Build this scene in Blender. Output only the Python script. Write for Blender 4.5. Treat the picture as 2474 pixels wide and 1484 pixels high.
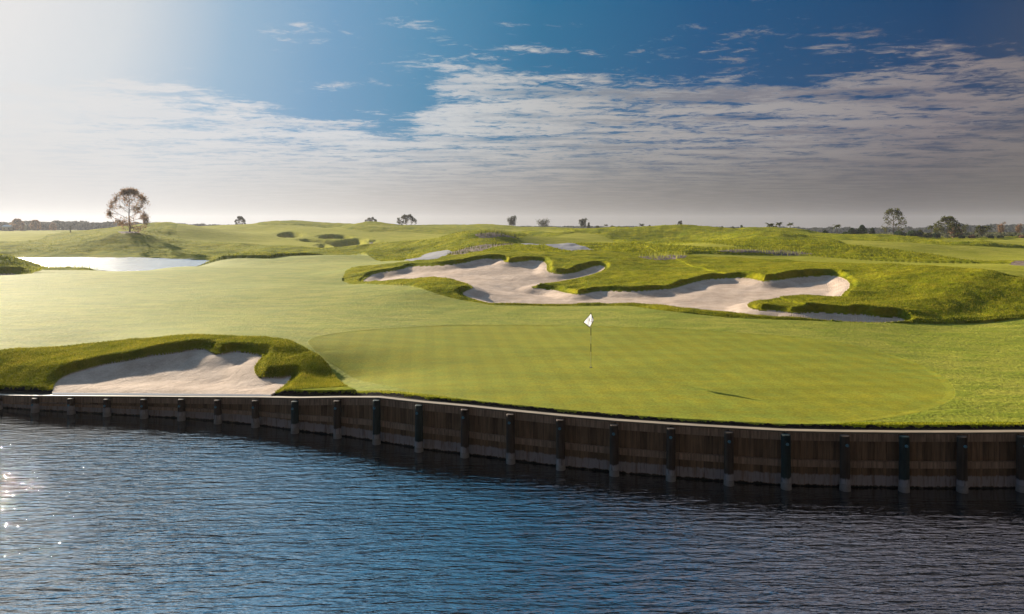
import bpy, math, random
import numpy as np
from mathutils import Vector

for o in list(bpy.data.objects): bpy.data.objects.remove(o)
scene = bpy.context.scene
col = scene.collection
rnd = random.Random(7)
rng = np.random.default_rng(11)

# ------------------------------------------------------------------ camera
F = 1650.0; CX = 1236.5; HY = 549.0; CH = 5.5; WZ = -1.63     # picture measure (2473 px wide), eye height, water level
cam_d = bpy.data.cameras.new("camera"); cam = bpy.data.objects.new("camera", cam_d); col.objects.link(cam)
cam.location = (0, 0, CH); cam.rotation_euler = (math.radians(90), 0, 0)
cam_d.sensor_width = 36; cam_d.lens = F/2473*36; cam_d.shift_y = -193/2473
cam_d.clip_start = .1; cam_d.clip_end = 20000
scene.camera = cam

# ------------------------------------------------------------------ exposure
EXPO = 1.3
vs = scene.view_settings
vs.view_transform = 'Standard'; vs.look = 'None'; vs.gamma = 1; vs.exposure = EXPO; vs.use_curve_mapping = False

# ------------------------------------------------------------------ sun
S = Vector((-1530, 1650, 685)).normalized()
ELEV = math.asin(S.z); ROT = math.atan2(S.x, S.y)
sd = bpy.data.lights.new("sun", 'SUN'); sd.energy = 5.0; sd.angle = math.radians(.5); sd.color = (1, .88, .70)
sun = bpy.data.objects.new("sun", sd); col.objects.link(sun)
sun.rotation_euler = S.to_track_quat('Z', 'Y').to_euler(); sun.location = (-60, 60, 60)

# ------------------------------------------------------------------ node helpers
class NT:
    def __init__(s, nt): s.nt = nt; s.N = nt.nodes; s.L = nt.links
    def n(s, t, **kw):
        o = s.N.new(t)
        for k, v in kw.items(): setattr(o, k, v)
        return o
    def put(s, sock, v):
        if hasattr(v, 'is_output') or isinstance(v, bpy.types.NodeSocket): s.L.new(v, sock)
        else: sock.default_value = v
    def m(s, op, a, b=None, c=None, clamp=False):
        o = s.n('ShaderNodeMath', operation=op, use_clamp=clamp)
        s.put(o.inputs[0], a)
        if b is not None: s.put(o.inputs[1], b)
        if c is not None: s.put(o.inputs[2], c)
        return o.outputs[0]
    def v(s, op, a, b=None):
        o = s.n('ShaderNodeVectorMath', operation=op)
        s.put(o.inputs[0], a)
        if b is not None: s.put(o.inputs[1], b)
        return o.outputs['Value'] if op in ('DOT_PRODUCT', 'LENGTH') else o.outputs[0]
    def sm(s, x, a, b, lo=0., hi=1.):
        o = s.n('ShaderNodeMapRange', interpolation_type='SMOOTHSTEP')
        s.put(o.inputs[0], x); s.put(o.inputs[1], a); s.put(o.inputs[2], b); s.put(o.inputs[3], lo); s.put(o.inputs[4], hi)
        return o.outputs[0]
    def ramp(s, x, stops, interp='LINEAR'):
        o = s.n('ShaderNodeValToRGB'); s.put(o.inputs[0], x)
        e = o.color_ramp; e.interpolation = interp
        while len(e.elements) < len(stops): e.elements.new(.5)
        for el, (p, c) in zip(e.elements, stops): el.position = p; el.color = (*c, 1) if len(c) == 3 else c
        return o.outputs[0]
    def mix(s, f, a, b, bt='MIX'):
        o = s.n('ShaderNodeMix', data_type='RGBA', blend_type=bt)
        s.put(o.inputs[0], f); s.put(o.inputs[6], (*a, 1) if isinstance(a, tuple) and len(a) == 3 else a)
        s.put(o.inputs[7], (*b, 1) if isinstance(b, tuple) and len(b) == 3 else b)
        return o.outputs[2]
    def noise(s, vec, scale, detail=4, rough=.55, dist=0., dims='3D'):
        o = s.n('ShaderNodeTexNoise', noise_dimensions=dims)
        s.put(o.inputs['Vector'], vec)
        o.inputs['Scale'].default_value = scale; o.inputs['Detail'].default_value = detail
        o.inputs['Roughness'].default_value = rough; o.inputs['Distortion'].default_value = dist
        return o.outputs[0]
    def mapv(s, vec, loc=(0,0,0), rot=(0,0,0), sc=(1,1,1)):
        o = s.n('ShaderNodeMapping'); s.put(o.inputs[0], vec)
        o.inputs[1].default_value = loc; o.inputs[2].default_value = rot; o.inputs[3].default_value = sc
        return o.outputs[0]

# ------------------------------------------------------------------ world
world = bpy.data.worlds.new("World"); scene.world = world; world.use_nodes = True
w = NT(world.node_tree); w.N.clear()
wo = w.n('ShaderNodeOutputWorld'); bg = w.n('ShaderNodeBackground'); w.L.new(bg.outputs[0], wo.inputs[0])
bg.inputs[1].default_value = 0.1
sky = w.n('ShaderNodeTexSky', sky_type='NISHITA'); sky.sun_disc = False
sky.sun_elevation = ELEV; sky.sun_rotation = ROT; sky.air_density = 1.0; sky.dust_density = 1.5; sky.ozone_density = 2.0
d = w.v('NORMALIZE', w.n('ShaderNodeTexCoord').outputs['Generated'])
sx = w.n('ShaderNodeSeparateXYZ'); w.L.new(d, sx.inputs[0]); dx, dy, dz = sx.outputs
th = w.m('DIVIDE', w.m('ARCCOSINE', w.m('MINIMUM', w.v('DOT_PRODUCT', d, tuple(S)), .99999)), math.radians(90))
def T(stops): return [(a/90., c) for a, c in stops]
blue = w.ramp(th, T([(0,(.74,.74,.74)), (7,(.73,.73,.74)), (13,(.62,.66,.70)), (20,(.30,.45,.60)), (27,(.16,.33,.52)), (35,(.070,.24,.41)), (43,(.016,.15,.30)), (56,(.003,.080,.21)), (72,(.001,.042,.13)), (89.9,(.075,.070,.075))]))
hor = w.ramp(th, T([(0,(.64,.64,.66)), (20,(.60,.60,.61)), (31,(.49,.475,.465)), (40,(.345,.325,.315)), (50,(.215,.20,.19)), (60,(.138,.128,.125)), (72,(.088,.080,.086)), (89.9,(.13,.115,.10))]))
clo = w.ramp(th, T([(0,(.68,.68,.69)), (20,(.70,.70,.71)), (32,(.66,.67,.68)), (41,(.58,.58,.57)), (52,(.42,.40,.385)), (62,(.36,.335,.33)), (74,(.25,.215,.22)), (89.9,(.2,.18,.16))]))
cdk = w.ramp(th, T([(0,(.70,.70,.71)), (20,(.66,.67,.69)), (32,(.50,.53,.58)), (41,(.35,.39,.43)), (52,(.21,.22,.25)), (62,(.19,.18,.21)), (74,(.14,.125,.155)), (89.9,(.13,.12,.115))]))
zz = w.m('ADD', w.m('MAXIMUM', dz, 0.), .012)
pu = w.m('DIVIDE', dx, zz); pv = w.m('DIVIDE', dy, zz)
cb = w.n('ShaderNodeCombineXYZ'); w.L.new(pu, cb.inputs[0]); w.L.new(pv, cb.inputs[1]); P = cb.outputs[0]
n_lo = w.noise(w.mapv(P, (3.1,1.7,0), (0,0,.10), (.55,1.0,1)), .9, 3, .5)
n_md = w.noise(w.mapv(P, (1.2,5.3,0), (0,0,.16), (.75,1.25,1)), 1.7, 9, .62, .25)
n_fi = w.noise(w.mapv(P, (8.2,2.3,0), (0,0,.2), (1.,1.3,1)), 7, 7, .7, .6)
edge = w.m('SUBTRACT', w.m('ADD', pv, w.m('MULTIPLY', pu, .13)), w.sm(w.m('ABSOLUTE', w.m('ADD', pu, 1.2)), .2, .95, 1.5, 0.))
cov = w.sm(w.m('ADD', edge, w.m('MULTIPLY', w.m('SUBTRACT', n_lo, .5), 3.2)), 3.4, 4.9)
wisp = w.sm(pv, 2.6, 4.0, 0., .55)
covt = w.m('MAXIMUM', cov, w.m('MULTIPLY', wisp, w.sm(n_lo, .47, .60)))
den = w.sm(w.m('ADD', w.m('ADD', w.m('MULTIPLY', covt, .36), n_md), w.m('MULTIPLY', w.m('SUBTRACT', n_fi, .5), .85)), .66, .92)
# thin, blue gap at left of centre
shade = w.sm(w.m('ADD', w.noise(w.mapv(P, (5,9,0), (0,0,.1), (.6,1.6,1)), 1.1, 5, .55), w.m('MULTIPLY', w.m('SUBTRACT', n_fi, .5), .6)), .46, .70)
ccol = w.mix(shade, clo, cdk)
c1 = w.mix(w.m('MULTIPLY', den, .90), blue, ccol)
hz = w.sm(dz, .03, .15, 1., 0.)
c2 = w.mix(hz, c1, w.mix(w.m('MULTIPLY', w.sm(n_md, .4, .75), .25), hor, clo))
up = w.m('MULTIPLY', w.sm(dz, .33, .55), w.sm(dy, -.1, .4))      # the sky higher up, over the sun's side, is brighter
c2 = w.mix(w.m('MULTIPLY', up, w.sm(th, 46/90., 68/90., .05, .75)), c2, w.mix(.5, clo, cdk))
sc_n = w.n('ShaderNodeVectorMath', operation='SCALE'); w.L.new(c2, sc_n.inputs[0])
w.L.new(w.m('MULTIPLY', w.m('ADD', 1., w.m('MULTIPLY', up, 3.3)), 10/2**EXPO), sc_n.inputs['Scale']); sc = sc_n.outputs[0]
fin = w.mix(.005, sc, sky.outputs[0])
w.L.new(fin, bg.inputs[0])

# ------------------------------------------------------------------ object helpers
def tag(o, label=None, cat=None, group=None, kind=None):
    if label: o['label'] = label
    if cat: o['category'] = cat
    if group: o['group'] = group
    if kind: o['kind'] = kind
    return o
def mesh_obj(name, V, Fc, mat, parent=None, smooth=False):
    me = bpy.data.meshes.new(name)
    V = np.asarray(V, dtype=np.float32)
    if isinstance(Fc, np.ndarray):
        k = Fc.shape[1]; me.vertices.add(len(V)); me.vertices.foreach_set('co', V.ravel())
        me.loops.add(Fc.size); me.loops.foreach_set('vertex_index', Fc.ravel().astype(np.int32))
        me.polygons.add(len(Fc)); me.polygons.foreach_set('loop_start', np.arange(0, Fc.size, k, dtype=np.int32))
        me.polygons.foreach_set('loop_total', np.full(len(Fc), k, dtype=np.int32))
        if smooth: me.polygons.foreach_set('use_smooth', np.ones(len(Fc), dtype=bool))
        me.update(calc_edges=True)
    else:
        me.from_pydata([tuple(map(float, v)) for v in V], [], Fc); me.update()
        if smooth:
            for p in me.polygons: p.use_smooth = True
    if mat: me.materials.append(mat)
    o = bpy.data.objects.new(name, me); col.objects.link(o)
    if parent: o.parent = parent
    return o
def empty(name, loc=(0,0,0), rz=0):
    o = bpy.data.objects.new(name, None); col.objects.link(o); o.location = loc; o.rotation_euler = (0,0,rz); return o
class MB:
    def __init__(s): s.v = []; s.f = []
    def add(s, V, Fc):
        b = len(s.v); s.v += [tuple(v) for v in V]; s.f += [tuple(i+b for i in f) for f in Fc]
    def box(s, a, b, width, z0, z1, off=0.):
        """beam from a to b (xy), given width, from z0..z1 (may be pairs), shifted sideways by off"""
        a = np.array(a[:2], float); b = np.array(b[:2], float); t = (b-a)/np.linalg.norm(b-a); n = np.array([-t[1], t[0]])
        if not isinstance(z0, (tuple, list)): z0 = (z0, z0)
        if not isinstance(z1, (tuple, list)): z1 = (z1, z1)
        V = []
        for p, k in ((a, 0), (b, 1)):
            for sgn in (-.5, .5):
                q = p+n*(sgn*width+off)
                V += [(q[0], q[1], z0[k]), (q[0], q[1], z1[k])]
        s.add(V, [(0,1,3,2), (4,6,7,5), (0,4,5,1), (2,3,7,6), (1,5,7,3), (0,2,6,4)])
    def tube(s, pts, rad, n=6, cap=True):
        pts = [Vector(p) for p in pts]; V = []; Fc = []
        for i, p in enumerate(pts):
            t = (pts[min(i+1, len(pts)-1)]-pts[max(i-1, 0)]).normalized()
            u = t.cross(Vector((0,1,0)) if abs(t.y) < .9 else Vector((1,0,0))).normalized(); v = t.cross(u)
            r = rad[i] if isinstance(rad, (list, tuple)) else rad
            for k in range(n):
                a = 2*math.pi*k/n; V.append(p+u*(r*math.cos(a))+v*(r*math.sin(a)))
        for i in range(len(pts)-1):
            for k in range(n): Fc.append((i*n+k, i*n+(k+1) % n, (i+1)*n+(k+1) % n, (i+1)*n+k))
        if cap: Fc.append(tuple(range(n))); Fc.append(tuple(range((len(pts)-1)*n, len(pts)*n))[::-1])
        s.add(V, Fc)
    def build(s, name, mat, parent=None, smooth=False): return mesh_obj(name, s.v, s.f, mat, parent, smooth)

# ------------------------------------------------------------------ materials
def new_mat(name):
    m = bpy.data.materials.new(name); m.use_nodes = True; t = NT(m.node_tree)
    return m, t, m.node_tree.nodes['Principled BSDF'], m.node_tree.nodes['Material Output']
def pos(t): return t.n('ShaderNodeNewGeometry').outputs['Position']
def bump(t, h, strength, dist, normal=None):
    b = t.n('ShaderNodeBump'); b.inputs['Strength'].default_value = strength; b.inputs['Distance'].default_value = dist
    t.put(b.inputs['Height'], h)
    if normal is not None: t.L.new(normal, b.inputs['Normal'])
    return b.outputs[0]
def grass_mat(name, a, b, c, big=.12, fine=9., bs=.5, bd=.03, sheen=.0, spec=.12, rough=.75, stripes=0.):
    m, t, p, o = new_mat(name); P = pos(t)
    n1 = t.noise(t.mapv(P, sc=(1,.7,0)), big, 6, .7); n2 = t.noise(t.mapv(P, rot=(0,0,.3), sc=(.7,1.4,1)), fine*.12, 6, .65); n3 = t.noise(P, fine, 4, .7)
    cc = t.mix(t.sm(n1, .3, .7), a, b); cc = t.mix(t.m('MULTIPLY', t.sm(n2, .38, .64), .7), cc, c)
    cc = t.mix(1., cc, t.ramp(n3, [(.25,(.62,.64,.6)), (.75,(1.35,1.32,1.3))]), 'MULTIPLY')
    n5 = t.noise(t.mapv(P, rot=(0,0,.5), sc=(.35,1.5,1)), .55, 4, .6)
    cc = t.mix(1., cc, t.ramp(n5, [(.32,(.84,.86,.84)), (.68,(1.14,1.12,1.1))]), 'MULTIPLY')
    if stripes:
        w1 = t.n('ShaderNodeTexWave', wave_type='BANDS', bands_direction='X', wave_profile='SIN'); t.L.new(t.mapv(P, rot=(0,0,-.12)), w1.inputs[0])
        w1.inputs['Scale'].default_value = .32; w1.inputs['Distortion'].default_value = .6; w1.inputs['Detail Scale'].default_value = .4
        cc = t.mix(1., cc, t.ramp(w1.outputs[1], [(.35,(1-stripes,)*3), (.65,(1+stripes,)*3)]), 'MULTIPLY')
    t.L.new(cc, p.inputs['Base Color']); p.inputs['Roughness'].default_value = rough
    p.inputs['Specular IOR Level'].default_value = spec
    p.inputs['Sheen Weight'].default_value = sheen; p.inputs['Sheen Roughness'].default_value = .5
    p.inputs['Sheen Tint'].default_value = (.9, 1., .55, 1)
    t.L.new(bump(t, t.m('ADD', n3, t.m('MULTIPLY', n2, 1.5)), bs, bd), p.inputs['Normal'])
    return m
M = {}
M['fairway'] = grass_mat('fairway_grass', (.215,.220,.018), (.288,.262,.034), (.145,.180,.009), .10, 6, 1., .07, 0, .09, .85)
M['fairway_dry'] = grass_mat('golden_fairway_grass', (.27,.255,.030), (.33,.295,.048), (.21,.215,.018), .06, 3, 1., .07, 0, .015, 1.)
M['green'] = grass_mat('green_grass', (.212,.208,.019), (.192,.214,.026), (.236,.204,.014), .22, 14, .8, .018, 0, .05, .95, stripes=.04)
M['rough'] = grass_mat('rough_grass', (.205,.212,.007), (.315,.268,.012), (.08,.115,.005), .25, 3.0, 1., .12, 0, .02, 1.)
def simple(name, a, b, scale=3, rough=.8, bs=.4, bd=.02, spec=.3, stretch=(1,1,1)):
    m, t, p, o = new_mat(name); P = t.mapv(pos(t), sc=stretch)
    n1 = t.noise(P, scale, 6, .65); t.L.new(t.mix(t.sm(n1, .3, .7), a, b), p.inputs['Base Color'])
    p.inputs['Roughness'].default_value = rough; p.inputs['Specular IOR Level'].default_value = spec
    t.L.new(bump(t, n1, bs, bd), p.inputs['Normal']); return m
def sand_mat():
    m, t, p, o = new_mat('sand'); P = pos(t)
    n1 = t.noise(P, .5, 5, .6); n2 = t.noise(P, 12, 5, .7); n4 = t.noise(P, 2.2, 3, .5, 1.0)
    wv = t.n('ShaderNodeTexWave', wave_type='BANDS'); t.L.new(t.mapv(P, rot=(0,0,.5)), wv.inputs[0])
    wv.inputs['Scale'].default_value = 2.6; wv.inputs['Distortion'].default_value = 7; wv.inputs['Detail'].default_value = 2; wv.inputs['Detail Scale'].default_value = .35
    cc = t.mix(t.sm(n1, .3, .7), (.46,.345,.26), (.55,.425,.33))
    cc = t.mix(1., cc, t.ramp(n2, [(.3,(.82,.81,.80)), (.7,(1.12,1.12,1.12))]), 'MULTIPLY')
    cc = t.mix(1., cc, t.ramp(t.noise(P, 1.3, 5, .7), [(.35,(.84,.82,.80)), (.6,(1.05,1.05,1.05))]), 'MULTIPLY')
    t.L.new(cc, p.inputs['Base Color']); p.inputs['Roughness'].default_value = .9; p.inputs['Specular IOR Level'].default_value = .1
    h = t.m('ADD', t.m('ADD', t.m('MULTIPLY', n2, .5), t.m('MULTIPLY', n4, 1.2)), t.m('MULTIPLY', wv.outputs[1], .20))
    t.L.new(bump(t, h, .9, .06), p.inputs['Normal']); return m
M['sand'] = sand_mat()
M['path'] = simple('path_concrete', (.15,.14,.145), (.20,.185,.185), 1.5)
M['mulch'] = simple('bark_mulch', (.11,.075,.055), (.24,.18,.14), 2.2, .95, 1., .1, .1)
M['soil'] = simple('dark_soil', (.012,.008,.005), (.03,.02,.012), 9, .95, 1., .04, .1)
def leaf_mat(name, a, b, trans=.5, tcol=None):
    m, t, p, o = new_mat(name); g = t.n('ShaderNodeNewGeometry')
    cc = t.mix(g.outputs['Random Per Island'], a, b)
    cc = t.mix(1., cc, t.ramp(t.noise(g.outputs['Position'], .9, 4, .65), [(.32,(.5,.6,.5)), (.55,(1.,1.,1.)), (.72,(1.25,1.1,1.1))]), 'MULTIPLY')
    df = t.n('ShaderNodeBsdfDiffuse'); tr = t.n('ShaderNodeBsdfTranslucent'); t.L.new(cc, df.inputs[0])
    if tcol: t.L.new(t.mix(1., cc, tcol, 'MULTIPLY'), tr.inputs[0])
    else: t.L.new(cc, tr.inputs[0])
    ms = t.n('ShaderNodeMixShader'); ms.inputs[0].default_value = trans; t.L.new(df.outputs[0], ms.inputs[1]); t.L.new(tr.outputs[0], ms.inputs[2])
    t.L.new(ms.outputs[0], o.inputs[0]); t.N.remove(p); return m
M['blades'] = leaf_mat('rough_blades', (.155,.165,.006), (.40,.345,.045), .42)
M['blades_far'] = leaf_mat('long_blades', (.15,.165,.008), (.35,.325,.02), .4)
M['reed'] = leaf_mat('reed_stems', (.22,.24,.03), (.34,.32,.08), .45)
M['leaf_red'] = leaf_mat('leaf_spring', (.27,.14,.10), (.32,.22,.11), .45)
M['leaf_dark'] = leaf_mat('leaf_dark', (.035,.04,.018), (.09,.08,.035), .35)
M['leaf_green'] = leaf_mat('leaf_green', (.05,.065,.012), (.15,.14,.03), .4)
M['leaf_pine'] = leaf_mat('leaf_pine', (.025,.05,.02), (.07,.10,.035), .3)
M['bark'] = simple('bark', (.05,.035,.028), (.12,.09,.07), 4, .9, .8, .05)
M['wood_far'] = leaf_mat('leaf_far', (.04,.045,.045), (.08,.085,.075), .3)

# ------------------------------------------------------------------ terrain: control points
CP = []
def Pp(px, D, py): CP.append((px, D, CH-(py-HY)*D/F))
def Zz(px, D, z): CP.append((px, D, z))
WALL = [(-700,.0176,-1.22), (-450,.0172,-1.18), (-200,.0167,-1.14), (10,.01635,-1.10), (98,.0161,-1.02), (184,.01594,-.96), (270,.01577,-.90), (359,.0156,-.84), (449,.01542,-.78),
        (537,.01518,-.69), (628,.0149,-.585), (723,.01448,-.44), (825,.01414,-.28), (920,.01375,-.125), (1021,.0133,-.09), (1130,.01298,-.08), (1240,.01264,-.08), (1359,.01232,-.08), (1486,.01203,-.08),
        (1620,.0118,-.08), (1758,.0116,-.08), (1893,.01143,-.08), (2032,.01137,-.08), (2172,.01132,-.07), (2310,.0113,-.06), (2452,.01132,-.06), (2600,.0113,-.05), (2760,.01128,-.05), (3000,.0113,-.05), (3300,.0114,-.05)]
for px, d_, z in WALL: Zz(px, d_*F, z+.07)
PT = [ # px, D, py
 (0,31,853),(-400,33,845),(0,45,750),(-400,50,740),(0,80,664),(0,100,626),(-400,102,622),(150,86,657),(200,84,655),(-400,84,664),(200,60,700),
 (200,33,836),(440,32,822),(640,31.5,826),(760,29,863),(815,27,918),(600,45,750),(600,63,688),(700,60,690),(850,64,688),(850,80,650),(600,100,640),
 (313,190,567),(430,230,539),(430,200,578),(430,175,600),(430,95,648),(313,215,554),(0,185,592),(-400,190,592),(0,200,588),(0,260,575),(-400,300,570),(0,480,560),(150,200,583),(150,280,568),(150,480,559),
 (540,115,632),(540,165,606),(540,200,585),(540,250,560),(540,285,544),(575,300,546),
 (650,120,628),(650,150,615),(650,180,597),(650,220,573),(650,260,553),(650,300,535.5),(740,300,537),
 (817,118,621),(800,150,607),(800,180,596),(800,210,580),(800,250,558),(820,290,550),(880,290,538.5),
 (1013,140,587),(1013,128,603),(985,110,624),(1060,107,612),(1153,135,564),(1237,135,566),(1150,115,601),(1270,118,596),(1050,180,583),(1000,250,563),(980,300,552),(1060,305,552),(1150,310,545),
 (880,64,684),(1000,57,684),(1100,48,724),(1100,54,684),(1050,56,681),(1140,50,703),(1160,72,627),(920,70,660),(1000,72,643),(901,76,641),(1050,79,621),(1160,81,612),(1020,95,619),
 (1320,38,786),(1320,46,738),(1300,56,700),(1400,51.5,711),(1600,53,701),(1700,59,672),(1850,58,668),(2050,56,668),(1600,42,752),(1780,50,712),
 (1350,66,652),(1460,70,645),(1320,73,632),(1500,80,616),(1650,78,627),(1800,75,638),(1900,73,640),(2200,69,643),(2473,50,671),(2350,49.5,670),(2350,45,716),(2473,70,640),(2473,45,718),(2473,41,766),(2200,43,752),(2200,49,692),(2200,53.5,655),(2100,40,777),(2350,42,765),(2050,47,720),(1900,46,730),(2050,61,652),
 (2800,50,672),(2800,40,770),(3200,54,668),(1900,90,618),(2300,82,634),(1600,90,605),(1250,95,606),(1420,92,606),
 (1900,104,590),(2100,101,604),(2300,93,627),(1830,112,585),(1900,120,596),(2000,132,590),(2200,132,590),(2473,120,610),(2200,180,581),(2473,210,577),(2130,175,573),(1950,165,573),(2800,120,608),(2800,210,577),(3200,200,578),
 (1560,182,549),(1620,178,544),(1680,180,547),(1740,185,555),(1850,180,559),(1920,185,560),(2000,190,573),(1500,200,552),(1500,140,583),(1650,150,586),(1800,125,590),(1880,145,567),(1750,150,571),(1620,163,572),
 (1300,150,580),(1300,125,593),(1400,175,559),(1300,210,558),(1250,330,550),(1400,330,554),(1100,420,546),(2150,230,574),(2330,235,575),(2473,235,574),(2000,260,574),(1700,300,556),
 (1427,26.9,887),(2300,27,893),(2000,33,824),(900,30,851),
]
for q in PT: Pp(*q)
for q in [(-400,112,-2.6),(-400,155,-2.6),(0,112,-2.6),(0,155,-2.6),(300,112,-2.6),(300,158,-2.6),(430,110,-2.3),(430,140,-2.3),(200,94,-1.9),(0,90,-1.0),(-400,92,-1.0),(500,128,-2.2),(-400,168,-1.6),(0,167,-1.6),(300,167,-1.6),(430,149,-1.55),(530,143,-1.5),(600,132,-1.3),(650,131,-1.3),(700,130,-.9),(817,128,-.35),
          (-400,700,2),(400,700,2),(1200,700,3),(2000,700,-2),(2800,700,-2),(-700,3500,2),(1236,3500,3),(3200,3500,3),(650,450,4),(400,300,4.5),(1650,280,2),(2000,450,-1.5),(2473,450,-2),(2800,450,-2)]: Zz(*q)
CP = np.array(CP)
KX = 2.2
cu = np.stack([(CP[:,0]-CX)/F*KX, np.log(CP[:,1])*2.0], 1)
def kern(r2): return -np.sqrt(r2+.006)
A_ = kern(((cu[:,None,:]-cu[None])**2).sum(-1)); n_ = len(CP)
A2 = np.zeros((n_+1, n_+1)); A2[:n_,:n_] = A_+np.eye(n_)*(-.0); A2[:n_,n_] = 1; A2[n_,:n_] = 1
W_ = np.linalg.solve(A2, np.concatenate([CP[:,2], [0]]))
def Hb_pd(px, D):
    px = np.asarray(px, float).ravel(); D = np.asarray(D, float).ravel(); out = np.empty(len(px))
    for i in range(0, len(px), 20000):
        a = (px[i:i+20000]-CX)/F*KX; b = np.log(D[i:i+20000])*2.0
        K = kern((a[:,None]-cu[None,:,0])**2+(b[:,None]-cu[None,:,1])**2)
        out[i:i+20000] = K@W_[:n_]+W_[n_]
    return out
def Hb(x, y): y = np.maximum(y, 5); return Hb_pd(CX+F*np.asarray(x)/y, y)
DS = np.exp(np.linspace(math.log(17), math.log(420), 500))
def hit(pts):
    out = []
    for px, py in pts:
        z = Hb_pd(np.full(500, px), DS); yy = HY+(CH-z)*F/DS
        k = np.where(yy <= py)[0]
        k = k[0] if len(k) else 499
        if k == 0: D = DS[0]
        else:
            t_ = (yy[k-1]-py)/max(yy[k-1]-yy[k], 1e-6); D = DS[k-1]+(DS[k]-DS[k-1])*t_
        out.append(((px-CX)*D/F, D))
    return np.array(out)
def smooth_poly(p, it=2):
    for _ in range(it):
        q = np.roll(p, -1, 0); p = np.stack([p*.75+q*.25, p*.25+q*.75], 1).reshape(-1, 2)
    return p
def z2(l): return [(593.5+a*.2799, 474.8+b*.2799) for a, b in l]
def z3(l): return [(1187+a*.2799, 474.8+b*.2799) for a, b in l]
def z4(l): return [(1829.9+a*.2599, 455+b*.2599) for a, b in l]
def z5(l): return [(a*.3998, 771.5+b*.3998) for a, b in l]
def zh(l): return [(642.9+a*.14, 524.2+b*.14) for a, b in l]
big = z2([(1000,738),(1040,700),(1110,665),(1180,650),(1290,640),(1390,615),(1420,598),(1560,600),(1700,595),(1850,580),(1960,555),(2060,535),(2130,540)]) \
 + z3([(105,540),(105,568),(180,572),(300,555),(380,548),(460,560),(480,600),(470,640),(520,660),(620,668),(720,660),(800,630),(880,600),(940,592),(985,610),(950,645),(860,675),(760,700),(600,730),(420,755),(320,785),(430,795),(560,805),(640,830),(730,845),(800,840),(900,815),(1000,812),(1120,818),(1250,815),(1380,810),(1450,800),(1540,798),(1620,778),(1720,745),(1850,715),(1950,710),(2050,700),(2200,700),(2290,718),(2360,738),(2474,715)]) \
 + z4([(60,865),(180,855),(300,835),(440,820),(560,815),(700,808),(780,825),(840,860),(862,900),(840,940),(790,970),(765,1028),(600,1025),(400,1015),(200,1025),(0,1045)]) \
 + z3([(2350,885),(2240,905),(2200,935),(2230,965),(2300,975)]) \
 + z4([(0,1130),(200,1135),(330,1160),(500,1150),(680,1155),(860,1170),(950,1165),(1100,1190),(1250,1195),(1320,1197),(1385,1230),(1300,1245),(1000,1248),(700,1235),(400,1210),(0,1185)]) \
 + z3([(2200,1020),(2000,1005),(1800,980),(1600,965),(1450,945),(1280,925),(1000,925),(700,930),(350,928),(0,925)]) \
 + z2([(2050,905),(1950,880),(1870,845),(1880,820),(1975,790),(1930,760),(1860,735),(1700,718),(1560,715),(1400,728),(1250,745),(1100,748)])
left = z5([(300,470),(318,430),(325,395),(360,355),(430,320),(540,290),(640,262),(740,250),(830,232),(920,212),(1000,205),(1080,195),(1150,178),(1230,172),(1275,195),(1300,208),(1370,200),(1410,188),(1480,195),(1560,208),(1590,218),(1560,250),(1530,290),(1550,340),(1580,350),(1640,345),(1700,348),(1750,335),(1765,345),(1730,390),(1680,430),(1600,475),(1500,478),(1000,474),(600,472)])
def ell(cx, cy, rx, ry, n=20): return [(cx+rx*math.cos(2*math.pi*k/n), cy+ry*math.sin(2*math.pi*k/n)) for k in range(n)]
SAND = [ # name-less: polygon, carve depth, lip height, grass face width on far side, label
 (left, .22, .17, 0., 'large sand bunker with a grassy lip directly behind the left part of the timber wall'),
 (big, .30, .24, 0., 'sprawling many lobed sand bunker across the back of the putting green'),
 (ell(700,568.5,33,6.5), 3.2, .2, 6.5, 'leftmost oval pot bunker on the distant pale hill'),
 (ell(810,574.5,43,6.2), 3.6, .2, 8.5, 'widest oval pot bunker in the middle of the distant pale hill'),
 (zh([(535,405),(700,395),(900,405),(1100,418),(1350,418),(1480,400),(1600,382),(1700,400),(1715,440),(1770,470),(1900,480),(1750,500),(1640,530),(1500,560),(1330,570),(1190,545),(1140,500),(1000,460),(700,440)]), 1.8, .3, 2.6, 'long curved sand bunker with two grass islands below the oval pot bunkers'),
 (zh([(860,500),(950,485),(1060,482),(1150,515),(1150,545),(1000,548),(880,515)]), 1.3, .2, 2.5, 'small sand bunker at the lower left of the long curved bunker on the far hill'),
 (zh([(1770,455),(1840,422),(1900,445),(2020,440),(1930,465),(1890,485),(1780,475)]), .9, .2, 1.0, 'tiny sand bunker at the right end of the distant bunker group'),
 ([(-60,658),(0,655),(60,656),(95,659),(60,664),(0,666),(-60,667)], .5, .25, .6, 'small sand bunker at the left edge below the grass knoll beside the pond'),
]
ISL = [zh([(1190,530),(1260,495),(1350,485),(1450,510),(1490,545),(1330,560)]), zh([(1400,490),(1470,462),(1560,460),(1650,490),(1640,515),(1500,515)])]
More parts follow.
